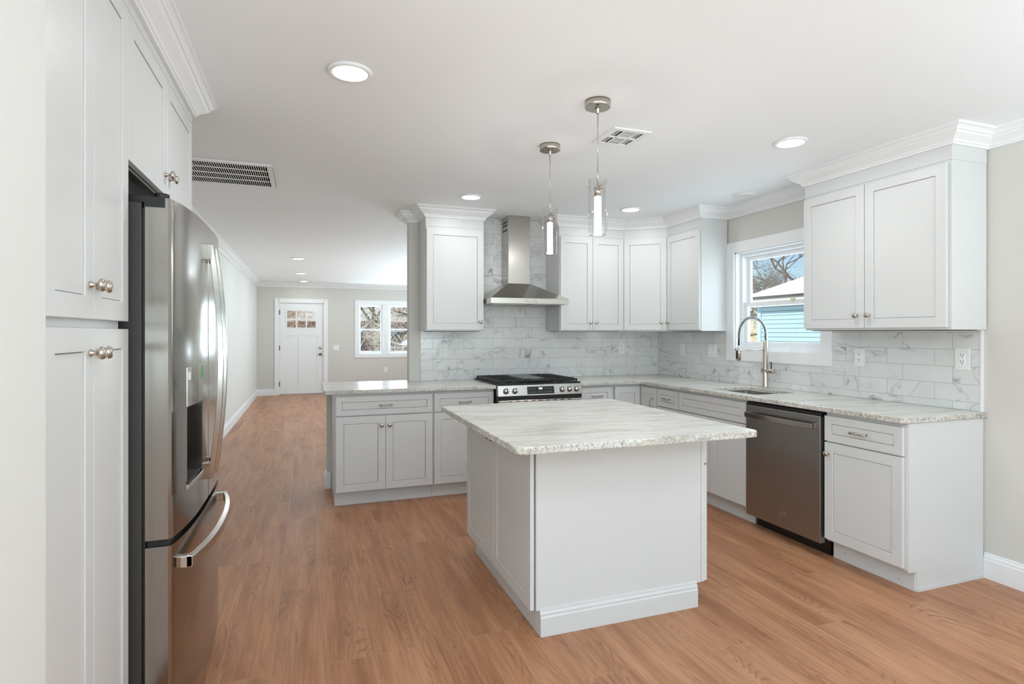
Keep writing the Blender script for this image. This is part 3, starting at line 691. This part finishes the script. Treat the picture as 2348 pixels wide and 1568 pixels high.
# grates: three cast iron sections
gw = (W-.03)/3
for k in range(3):
    mb = MB(); x0 = .013+k*gw; x1 = x0+gw-.006; y0, y1 = .045, D-.02; z0, z1 = .938, .953
    mb.box(x0, x1, y0, y0+.014, z0, z1); mb.box(x0, x1, y1-.014, y1, z0, z1); mb.box(x0, x0+.012, y0, y1, z0, z1); mb.box(x1-.012, x1, y0, y1, z0, z1)
    for q in range(1, 9):
        if k == 1 and 2 < q < 7: continue
        y = y0+(y1-y0)*q/9; mb.box(x0, x0+gw*.33, y-.005, y+.005, z0+.002, z1+.003); mb.box(x1-gw*.33, x1, y-.005, y+.005, z0+.002, z1+.003)
    mb.box((x0+x1)/2-.006, (x0+x1)/2+.006, y0, y1, z0, z1+.003) if k != 1 else None
    for a in (x0, x1-.012):
        for b in (y0, y1-.014, (y0+y1)/2): mb.box(a, a+.012, b, b+.014, .926, z0)
    g = mb.build('grate', M['iron'], t, .002)
    if k != 1:
        for y in (.17, D-.18): MB().lathe([(.045, 0), (.045, .008), (.032, .010), (.03, .016), (0, .017)], 20, 0, T((x0+x1)/2, y, .926)).build('burner', M['iron'], t)
    else:
        mb = MB(); mb.box(x0+.02, x1-.02, .11, D-.1, .944, .957); mb.build('griddle', mat('griddle_plate', rgb(105, 105, 102), .35, .6), t, .004)

# ------------------------------------------------ hood
t = thing('range_hood', 'stainless pyramid range hood with chimney above the range', 'range hood', (1.868, YB-TK-.001, 1.615))
hw, hd = .372, .495
MB().box(-hw, hw, -hd, 0, 0, .050).build('rim', M['steelh'], t, .002)
mb = MB(); cx0, cx1, cd = -.107, .107, .195; zt = .205
b_ = [(-hw, -hd, .05), (hw, -hd, .05), (hw, 0, .05), (-hw, 0, .05)]; tp = [(cx0, -cd, zt), (cx1, -cd, zt), (cx1, 0, zt), (cx0, 0, zt)]
mb.add(b_+tp, [(0, 1, 5, 4), (1, 2, 6, 5), (2, 3, 7, 6), (3, 0, 4, 7), (4, 5, 6, 7), (3, 2, 1, 0)]); mb.build('canopy', M['steel'], t, .002)
ch = MB().box(cx0-.002, cx1+.002, -cd-.002, 0, zt-.003, H-1.615-.002).build('chimney', M['steel'], t, .003)
mb = MB()
for z in (.745, .775, .70):
    mb.box(cx0-.0035, cx0-.0015, -cd+.03, -.04, z, z+.016)
mb.build('vent_slots', M['black'], ch)
mb = MB()
for k in range(5):
    x = .01+(k-2)*.026
    X = T(x, -hd-.0005, .026) @ R(90, 'X'); mb.lathe([(.0095, 0), (.0095, .002), (.008, .003), (0, .003)], 16, 0, X)
mb.build('push_buttons', M['chrome'], t)
mb = MB()
for k in range(5):
    x = .01+(k-2)*.026-.002; mb.tube([(x+.005*cos(a), -hd-.004, .026+.008*sin(a)) for a in [pi/2+pi*q/8 for q in range(9)]], .0012, 5)
mb.build('button_marks', M['black'], t)
MB().box(-hw+.03, -.01, -hd+.04, -.04, -.004, 0).box(.01, hw-.03, -hd+.04, -.04, -.004, 0).build('filters', M['slate'], t)

# ------------------------------------------------ pantry + over-fridge cabinet
XP0 = -.51
def lf(name, label, y, cat): return thing(name, label, cat, (XP0, y, 0), 90)
DP = XP0-XW-.0015
t = lf('pantry_cabinet', 'tall white four-door pantry cabinet at the left edge, before the refrigerator', 1.417, 'pantry cabinet')
W = 2.004-1.417
mb = MB(); mb.box(0, W-.024, .0205, DP, .112, 2.36); mb.box(0, W-.024, .09, DP, 0, .112); mb.build('carcass', M['cab'], t)
MB().box(0, W, .0004, .06, 2.330, H-.002).build('top_riser', M['cab'], t)
wd = (W-.004)/2
for k in range(2):
    x = .001+k*(wd+.002)
    front(t, 'door', x, 1.388, wd, .94, hw=('knob', wd-.028 if k == 0 else .022, .085))
    front(t, 'door', x, .118, wd, 1.247, hw=('knob', wd-.028 if k == 0 else .022, 1.247-.062))
t = lf('wall_cabinet', 'white two-door cabinet mounted over the refrigerator', 2.006, 'wall cabinet')
W = 3.005-2.006
mb = MB(); mb.box(0, W, .0205, DP, 1.895, 2.36); mb.build('carcass', M['cab'], t)
MB().box(0, W, .0004, .06, 2.330, H-.002).build('top_riser', M['cab'], t)
MB().box(.01, W-.01, .022, .05, 1.868, 1.894).build('light_rail', M['steelh'], t)
wd = (W-.006)/2
for k in range(2):
    front(t, 'door', .001+k*(wd+.003), 1.878, wd, .45, hw=('knob', wd-.035 if k == 0 else .03, .075))
o = MB().box(XW+.0015, XP0-.02, 3.0065, 3.025, 0, 2.36).build('tall_end_panel', M['cab']); tag(o, 'tall white side panel beyond the refrigerator', 'panel')

# ------------------------------------------------ refrigerator
Y0F, Y1F = 2.024, 2.985; YM = 2.505
t = thing('refrigerator', 'stainless French-door refrigerator with bottom freezer and water dispenser', 'refrigerator', (0, 0, 0))
MB().box(XW+.03, -.482, Y0F+.004, Y1F-.004, .02, 1.757).build('body', M['fbody'], t, .003)
MB().box(-.4825, -.473, Y0F+.012, Y1F-.012, .06, 1.74).build('gasket', M['black'], t)
xe = -.402
def fx(y): u = abs((y-YM)/((Y1F-Y0F)/2)); return xe+.033*(1-u**3.2)
def dpoly(ya, yb, n=36):
    e = .008; P = []
    ys = [ya+(yb-ya)*i/n for i in range(n+1)]
    P.append((-.472, ya)); P.append((fx(ya)-e, ya))
    P += [(fx(y), y+(e if i == 0 else (-e if i == n else 0))) for i, y in enumerate(ys)]
    P.append((fx(yb)-e, yb)); P.append((-.472, yb)); return P      # orientation fixed by recalc
def fdoor(name, ya, yb, z0, z1, cut=None):
    mb = MB()
    if cut is None: mb.prism(dpoly(ya, yb), z0, z1)
    else:
        c0, c1, cz0, cz1 = cut
        mb.prism(dpoly(ya, yb), z0, cz0); mb.prism(dpoly(ya, yb), cz1, z1)
        pa = [(-.472, ya), (fx(ya)-.008, ya), (fx(ya), ya+.008)]+[(fx(ya+.008+(c0-ya-.008)*i/5), ya+.008+(c0-ya-.008)*i/5) for i in range(1, 6)]+[(-.472, c0)]
        pb = [(-.472, c1)]+[(fx(c1+(yb-.008-c1)*i/4), c1+(yb-.008-c1)*i/4) for i in range(5)]+[(fx(yb)-.008, yb), (-.472, yb)]
        mb.prism(pa, cz0, cz1); mb.prism(pb, cz0, cz1)
    o = mb.build(name, M['fsteel'], t)
    for p in o.data.polygons: p.use_smooth = True
    o.data.set_sharp_from_angle(angle=radians(25))
    return o
DC = (2.155, 2.372, .845, 1.105)
ld = fdoor('left_door', Y0F, YM-.002, .712, 1.772, DC)
rd = fdoor('right_door', YM+.002, Y1F, .712, 1.772)
fz = fdoor('freezer_drawer', Y0F, Y1F, .07, .690)
MB().box(-.47, -.41, Y0F+.015, Y1F-.01, .688, .714).build('drawer_gap', M['black'], t)
c0, c1, cz0, cz1 = DC
mb = MB()
mb.prism([(fx(c0)+.002, c0-.003), (fx(c1)+.002, c1+.003), (fx(c1)-.01, c1+.003), (fx(c0)-.01, c0-.003)], cz1, 1.238)
mb.build('dispenser_panel', M['steelh'], ld, .002)
mb = MB(); mb.box(-.471, -.463, c0, c1, cz0, cz1); mb.add([(-.465, c0+.001, cz0), (-.465, c1-.001, cz0), (-.385, c1-.001, cz0+.004), (-.385, c0+.001, cz0+.004)], [(0, 1, 2, 3)])
rc = mb.build('dispenser_recess', M['slate'], ld)
MB().box(-.46, -.375, c0+.004, c1-.004, cz0+.001, cz0+.010).build('drip_tray', M['fbody'], ld)
mb = MB(); mb.prism([(fx(c0)+.004, c0-.003), (fx(c1)+.004, c1+.003), (fx(c1)-.01, c1+.003), (fx(c0)-.01, c0-.003)], cz0-.016, cz0); mb.build('dispenser_lip', M['steelh'], ld, .002)
MB().tube([(-.43, 2.235, 1.10), (-.405, 2.235, 1.075)], .009, 8).build('dispenser_nozzle', M['chrome'], ld)
def on_panel(y0, y1, z0, z1, e=.0006):
    f = lambda y: fx(c0)+.002+(fx(c1)-fx(c0))*(y-c0+.003)/(c1-c0+.006)
    return MB().prism([(f(y0)-.001, y0), (f(y0)+e, y0), (f(y1)+e, y1), (f(y1)-.001, y1)], z0, z1)
on_panel(c0+.006, c0+.040, 1.195, 1.222).build('white_sticker', M['wht'], ld)
on_panel(c1-.024, c1-.003, 1.188, 1.234).build('green_sticker', M['grn'], ld)
# handles: vertical bowed bars
def bow(ya, bx, z0, z1, out=.036, w=.026, th=.020):
    mb = MB(); n = 20; A = []; 
    for i in range(n+1):
        s = i/n; z = z0+(z1-z0)*s; o = bx+.025+out*sin(pi*s)**.85
        A.append((o, z))
    vs = []; fs = []
    for o, z in A: vs += [(o-th, ya-w/2, z), (o, ya-w/2+.004, z), (o, ya+w/2-.004, z), (o-th, ya+w/2, z)]
    for i in range(n):
        for j in range(4): j2 = (j+1) % 4; fs.append((4*i+j, 4*i+j2, 4*i+4+j2, 4*i+4+j))
    fs.append((0, 1, 2, 3)); fs.append((4*n+3, 4*n+2, 4*n+1, 4*n)); mb.add(vs, fs)
    for z in (z0, z1-.062): mb.box(bx-.004, bx+.020, ya-w/2-.002, ya+w/2+.002, z, z+.062)
    return mb
bow(YM-.052, fx(YM-.052), .795, 1.695).build('door_handle', M['fsteel'], ld, .002)
bow(YM+.052, fx(YM+.052), .795, 1.695).build('door_handle', M['fsteel'], rd, .002)
mb = MB(); n = 20; vs = []; fs = []
for i in range(n+1):
    s = i/n; y = 2.095+(2.90-2.095)*s; o = fx(y)+.034+.028*sin(pi*s)**.8
    vs += [(o-.018, y, .588), (o, y, .593), (o, y, .625), (o-.018, y, .630)]
for i in range(n):
    for j in range(4): j2 = (j+1) % 4; fs.append((4*i+j, 4*i+4+j, 4*i+4+j2, 4*i+j2))
fs.append((3, 2, 1, 0)); fs.append((4*n, 4*n+1, 4*n+2, 4*n+3)); mb.add(vs, fs)
for y in (2.095, 2.875): mb.box(fx(y)-.004, fx(y)+.034, y, y+.025, .590, .628)
mb.build('freezer_handle', M['steelh'], fz, .002)
MB().box(-.474, -.418, Y0F-.0012, Y0F+.01, 1.742, 1.7728).build('hinge_notch', M['black'], t)
for y in (Y0F+.01, Y1F-.11): MB().box(-.66, -.42, y, y+.055, 1.757, 1.778).lathe([(.022, 0), (.022, .02), (0, .021)], 16, 0, T(-.435, y+.03, 1.772)).build('hinge_cover', M['black'], t, .002)
MB().box(fx(2.88)+.0002, fx(2.88)+.0015, 2.86, 2.895, 1.60, 1.64).build('badge', M['black'], rd)
MB().box(-.5, -.44, Y0F+.02, Y1F-.02, 0, .065).build('toe_grille', M['black'], t)
MB().box(XW+.1, XW+.2, Y0F+.03, Y0F+.09, 0, .02).build('rear_foot', M['black'], t)
MB().box(XW+.1, XW+.2, Y1F-.09, Y1F-.03, 0, .02).build('rear_foot', M['black'], t)

# ------------------------------------------------ ceiling fixtures
def downlight(x, y, label, lit=True, power=3.6, r=.078):
    t = thing('recessed_light', label, 'ceiling light', (x, y, H-.0105), 0, None)
    MB().lathe([(r-.006, -.001), (r+.004, -.0015), (r+.013, .003), (r+.014, .0095), (r-.006, .0095), (r-.006, -.001)], 40, caps=False).build('trim_ring', M['trim'], t)
    MB().lathe([(r-.006, .001), (r-.006, .006)], 40).build('lens', M['led'] if lit else M['wht'], t)
    if lit:
        l = bpy.data.lights.new('downlight_lamp', 'AREA'); l.shape = 'DISK'; l.size = .14; l.energy = power; l.color = (.97, .99, 1)
        o = bpy.data.objects.new('downlight_lamp', l); C.objects.link(o); o.parent = t; o.location = (0, 0, -.012)
    return t
downlight(.167, 2.477, 'lit round recessed light nearest the refrigerator, largest on the ceiling')
downlight(2.616, 2.531, 'lit round recessed light in the ceiling near the right wall cabinet')
downlight(1.235, 4.411, 'lit round recessed light in front of the single-door wall cabinet by the hood')
downlight(2.693, 4.381, 'lit round recessed light in front of the diagonal corner cabinet')
downlight(3.279, 3.629, 'small unlit round recessed light close to the sink window', False)
downlight(-.141, 8.912, 'lit recessed light in the living area, nearest of its row of three', power=3)
downlight(-.131, 11.09, 'lit recessed light in the living area, middle of its row of three', power=3)
downlight(-.085, 12.75, 'lit recessed light in the living area, closest to the front door', power=2.5)
# unseen off-frame lamps, added for the light they give both rooms
for x, y in ((.2, .3), (2.5, .3), (1.3, -1.6), (2.6, 8.9), (2.6, 11.1)): downlight(x, y, 'added recessed light in the ceiling outside the picture', power=4)['group'] = 'added recessed lights beyond the picture'
# return grille
gx0, gx1, gy0, gy1 = -.93, -.222, 4.02, 4.655
t = thing('return_air_grille', 'long white slotted return air grille in the ceiling beyond the refrigerator', 'vent', ((gx0+gx1)/2, (gy0+gy1)/2, H))
w, l = (gx1-gx0)/2, (gy1-gy0)/2
mb = MB(); mb.box(-w, w, -l, -l+.035, -.012, -.0005).box(-w, w, l-.035, l, -.012, -.0005).box(-w, -w+.035, -l+.035, l-.035, -.012, -.0005).box(w-.035, w, -l+.035, l-.035, -.012, -.0005)
mb.build('frame', M['trim'], t, .002)
MB().box(-w+.03, w-.03, -l+.03, l-.03, -.0025, -.0008).build('backing', M['void'], t)
mb = MB()
for k in range(1, 4): y = -l+.035+(2*l-.07)*k/4; mb.box(-w+.035, w-.035, y-.009, y+.009, -.005, -.003)
nb = 46
for k in range(1, nb): x = -w+.035+(2*w-.07)*k/nb; mb.box(x-.0024, x+.0024, -l+.035, l-.035, -.0042, -.003)
mb.build('louvres', M['trim'], t)
# supply register
def register(x0, x1, y0, y1, label):
    t = thing('ceiling_register', label, 'vent', ((x0+x1)/2, (y0+y1)/2, H)); w, l = (x1-x0)/2, (y1-y0)/2
    mb = MB(); b = .03
    mb.box(-w, w, -l, -l+b, -.009, -.0005).box(-w, w, l-b, l, -.009, -.0005).box(-w, -w+b, -l+b, l-b, -.009, -.0005).box(w-b, w, -l+b, l-b, -.009, -.0005)
    iw, il = w-b, l-b; q = iw*.42
    mb.box(-q-.005, -q+.003, -il, il, -.009, -.002).box(q-.003, q+.005, -il, il, -.009, -.002).box(-iw, iw, -.006, .006, -.009, -.002)
    mb.build('frame', M['trim'], t, .001)
    MB().box(-iw-.004, iw+.004, -il-.004, il+.004, -.002, -.0006).build('backing', M['void'], t)
    mb = MB()
    for sg in (-1, 1):
        for k in range(1, 3):
            x = sg*(q+.005+(iw-q-.005)*k/3); mb.box(x-.0035, x+.0035, -il, il, -.0035, -.002)
    for k in range(1, 14): y = -il+2*il*k/14; mb.box(-q, q, y-.0032, y+.0032, -.0035, -.002)
    mb.build('louvres', M['trim'], t); return t
register(1.54, 1.772, 2.66, 2.92, 'square white supply register in the kitchen ceiling beside the pendants')
register(1.86, 2.12, 11.5, 11.75, 'small white register in the living area ceiling by the far wall')

# ------------------------------------------------ pendants
def pendant(x, y, label):
    t = thing('pendant_light', label, 'pendant light', (x, y, H), 0, None)
    MB().lathe([(.059, -.0325), (.061, -.031), (.061, -.0005)], 40).lathe([(.006, -.06), (.008, -.057), (.008, -.04), (.014, -.0326)], 16).build('ceiling_canopy', M['nickel'], t)
    MB().tube([(0, 0, -.055), (0, 0, -.325)], .0016, 6).build('cord', M['nickel'], t)
    MB().lathe([(.0035, -.41), (.0035, -.318), (.002, -.315)], 10).build('rod', M['nickel'], t)
    mb = MB(); mb.lathe([(.0165, -.452), (.0165, -.412), (.008, -.407), (.0075, -.392), (.004, -.39)], 20)
    cap = mb.build('socket_cap', M['nickel'], t)
    mb = MB()
    for k in range(3):
        a = 2*pi*k/3+.5; d = Vector((cos(a), sin(a), 0))
        mb.tube([d*.012+Vector((0, 0, -.408)), d*.044+Vector((0, 0, -.408))], .0018, 6)
        for r in (.041, .050): mb.tube([d*(r-.003)+Vector((0, 0, -.408)), d*(r+.003)+Vector((0, 0, -.408))], .0052, 10)
    mb.build('thumb_screws', M['nickel'], cap)
    MB().lathe([(0, -.638), (.014, -.636), (.0175, -.63), (.0175, -.455), (0, -.4525)], 20).build('bubble_glass_rod', M['bubble'], t)
    mb = MB(); r = .0445; seg = 36
    mb.lathe([(r-.0022, -.371), (r, -.371), (r, -.632), (r-.003, -.638), (r-.010, -.640), (0, -.640), (0, -.636), (r-.010, -.636), (r-.0045, -.632), (r-.0022, -.628), (r-.0022, -.371)], seg, caps=False)
    o = mb.build('glass_shade', M['shade'], t)
    l = bpy.data.lights.new('pendant_lamp', 'POINT'); l.energy = 4.0; l.shadow_soft_size = .03; l.color = (1, .98, .97)
    q = bpy.data.objects.new('pendant_lamp', l); C.objects.link(q); q.parent = t; q.location = (0, 0, -.66)
    return t
pendant(1.2957, 2.3997, 'glass cylinder pendant nearer the camera, hanging lower in front')
pendant(1.3352, 3.0566, 'glass cylinder pendant farther from the camera, beside the range hood')

# ------------------------------------------------ outlets and switches
def plate(x, y, z, rz, kind, label, w=.076, h=.122):
    cat = 'outlet' if kind == 'outlet' else 'light switch'
    t = thing('wall_outlet' if kind == 'outlet' else 'light_switch', label, cat, (x, y, z), rz)
    MB().box(-w/2, w/2, -.006, 0, -h/2, h/2).build('cover_plate', M['wht'], t, .002)
    if kind == 'outlet':
        mb = MB(); mb.box(-.017, .017, -.008, -.005, -.033, .033); b = mb.build('receptacle', M['trim'], t, .001)
        mb = MB()
        for s in (-1, 1):
            zz = s*.019
            mb.box(-.0085, -.0055, -.0085, -.0079, zz+.001, zz+.010).box(.0055, .0085, -.0085, -.0079, zz+.001, zz+.010).lathe([(.003, 0), (.003, .0006)], 10, 0, T(0, -.0079, zz-.007) @ R(90, 'X'))
        mb.build('sockets', M['black'], b)
    else:
        n = 2 if kind == 'double' else 1
        for i in range(n):
            cx = (i-(n-1)/2)*.046
            MB().box(cx-.0165, cx+.0165, -.0085, -.005, -.033, .033).build('rocker', M['trim'], t, .0015)
    return t
plate(1.184, YB-TK, 1.194, 0, 'outlet', 'white outlet on the tiled back wall under the single-door cabinet', .084, .13)
plate(3.083, YB-TK, 1.197, 0, 'outlet', 'white outlet on the tiled back wall near the inside corner')
plate(XR-TK, 4.766, 1.191, -90, 'switch', 'single white switch on the right tiled wall next to the inside corner')
plate(XR-TK, 4.318, 1.195, -90, 'double', 'double white rocker switch on the tiles just left of the sink window', .12, .122)
plate(XR-TK, 2.828, 1.189, -90, 'outlet', 'white outlet on the tiles just right of the sink window')
plate(XR-TK, 2.184, 1.205, -90, 'outlet', 'white outlet at the open end of the right tiled wall', .078, .125)
plate(.598, YF, 1.028, 0, 'double', 'double white switch on the far wall beside the front door', .13, .122)
plate(1.69, YF, .513, 0, 'outlet', 'white outlet on the far wall below the double window')
plate(XW, 8.0, .36, 90, 'outlet', 'small white outlet low on the left living wall')

# ------------------------------------------------ outside
struct(MB().box(-20, 60, -20, 60, -.75, -.6).build('ground_snow', M['snow'])).name = 'trim_ground'
bpy.data.objects['trim_ground'].name = 'ground'
NX = 10.0
t = thing('neighbour_house', 'light blue clapboard house with snowy roof outside the sink window', 'house', (NX, 10.57, -.6))
yc = 0.0
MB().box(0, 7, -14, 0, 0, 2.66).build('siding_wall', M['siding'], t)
MB().box(-.03, .08, -.04, .07, 0, 2.66).build('corner_board', M['bluetrim'], t)
MB().box(-.2, 7.2, -14.2, .2, 2.66, 2.74).build('soffit', M['bluetrim'], t)
MB().box(-.30, -.19, -14.3, .25, 2.745, 2.79).build('gutter', M['gutter'], t)
MB().box(-.26, -.2, -14.3, .25, 2.62, 2.745).build('fascia', M['snow'], t)
mb = MB(); mb.add([(-.25, -14.5, 2.79), (-.25, .4, 2.79), (7.5, .4, 2.79), (7.5, -14.5, 2.79), (3.5, -10.5, 4.6), (3.5, -3.4, 4.6)], [(0, 1, 5, 4), (1, 2, 5), (2, 3, 4, 5), (3, 0, 4), (3, 2, 1, 0)])
mb.build('snowy_roof', M['snow'], t)
random.seed(4)
def tree(name, label, loc, hgt, mat, depth=6, spread=.55, r0=.16, seed=1, group=None, lean=0, droop=0):
    rnd = random.Random(seed); mb = MB(); tw = MB()
    def rec(p, d, L, r, k):
        n = 3; pts = [p]; q = p; dd = d
        for i in range(n):
            dd = (dd+Vector((rnd.uniform(-.18, .18), rnd.uniform(-.18, .18), rnd.uniform(-.08, .1)-droop*.1))).normalized(); q = q+dd*L/n; pts.append(q)
        (mb if k > depth-3 else tw).tube(pts, [r, r*.9, r*.8, r*.66], 5 if k > depth-3 else 3, 0, None)
        if k == 0: return
        nb = 3 if k > 3 else 4
        for i in range(nb):
            a = Vector((rnd.uniform(-1, 1), rnd.uniform(-1, 1), rnd.uniform(-.3, .8)-droop)).normalized()
            nd = (dd*(1-spread)+a*spread).normalized(); s = pts[rnd.choice((2, 3, 3))]
            rec(s, nd, L*rnd.uniform(.62, .86), r*.6, k-1)
    rec(Vector((0, 0, 0)), Vector((lean, 0, 1)).normalized(), hgt*.3, r0, depth)
    t = thing(name, label, 'tree', loc, 0, group)
    mb.build('trunk', mat, t); tw.build('twigs', mat, t); return t
tree('bare_tree', 'bare grey winter tree rising behind the light blue house', (18.5, 18.8, -.6), 11, M['bark'], 6, .6, .16, 3)
tree('bare_tree', 'bare winter tree left of the light blue house corner', (13.4, 14.9, -.6), 6.0, M['bark'], 6, .6, .10, 11)
tree('bare_tree', 'tall bare tree farther off in the sink window', (29, 27, -.6), 14, M['bark'], 6, .6, .18, 9)
tree('mossy_tree', 'leaning mossy tree outside the left half of the living window', (1.9, 19.5, -.6), 5.2, M['bark2'], 6, .62, .13, 21, lean=.35)
tree('bare_tree', 'snow-dusted bare tree outside the right half of the living window', (4.9, 25.5, -.6), 6.5, M['straw'], 6, .65, .12, 5)
tree('bare_tree', 'bare straw-coloured tree seen through the front door panes', (-1.4, 23, -.6), 6.2, M['straw'], 6, .65, .12, 8)
M['peach'] = paint('snow_dusted_twigs', rgb(232, 208, 184), .9, .3)
tree('snowy_tree', 'snow-dusted small tree right outside the front door panes', (-.55, 17.2, -.6), 3.6, M['peach'], 6, .7, .06, 37)
tree('snowy_tree', 'small snow-dusted tree beside the mossy tree outside the window', (2.35, 16.2, -.6), 3.7, M['snow'], 6, .7, .05, 41)
t = thing('brick_house', 'reddish brick house across the street beyond the living window', 'house', (3, 38, -.6))
MB().box(-9, 8, 0, 7, 0, 2.7).build('brick_wall', M['brick'], t)
mb = MB(); mb.add([(-9.5, -.5, 2.7), (8.5, -.5, 2.7), (8.5, 7.5, 2.7), (-9.5, 7.5, 2.7), (-9.5, 3.5, 5), (8.5, 3.5, 5)], [(0, 1, 5, 4), (2, 3, 4, 5), (0, 4, 3), (1, 2, 5), (3, 2, 1, 0)]); mb.build('roof', M['snow'], t)
for x in (-6.2, -1.8, 2.6):
    f = MB().box(x-.6, x+.6, -.05, .02, 1.0, 2.1).build('window', M['trim'], t); MB().box(x-.5, x+.5, -.07, -.04, 1.08, 2.02).build('pane', mat('dark_pane', rgb(50, 62, 66), .1), f)
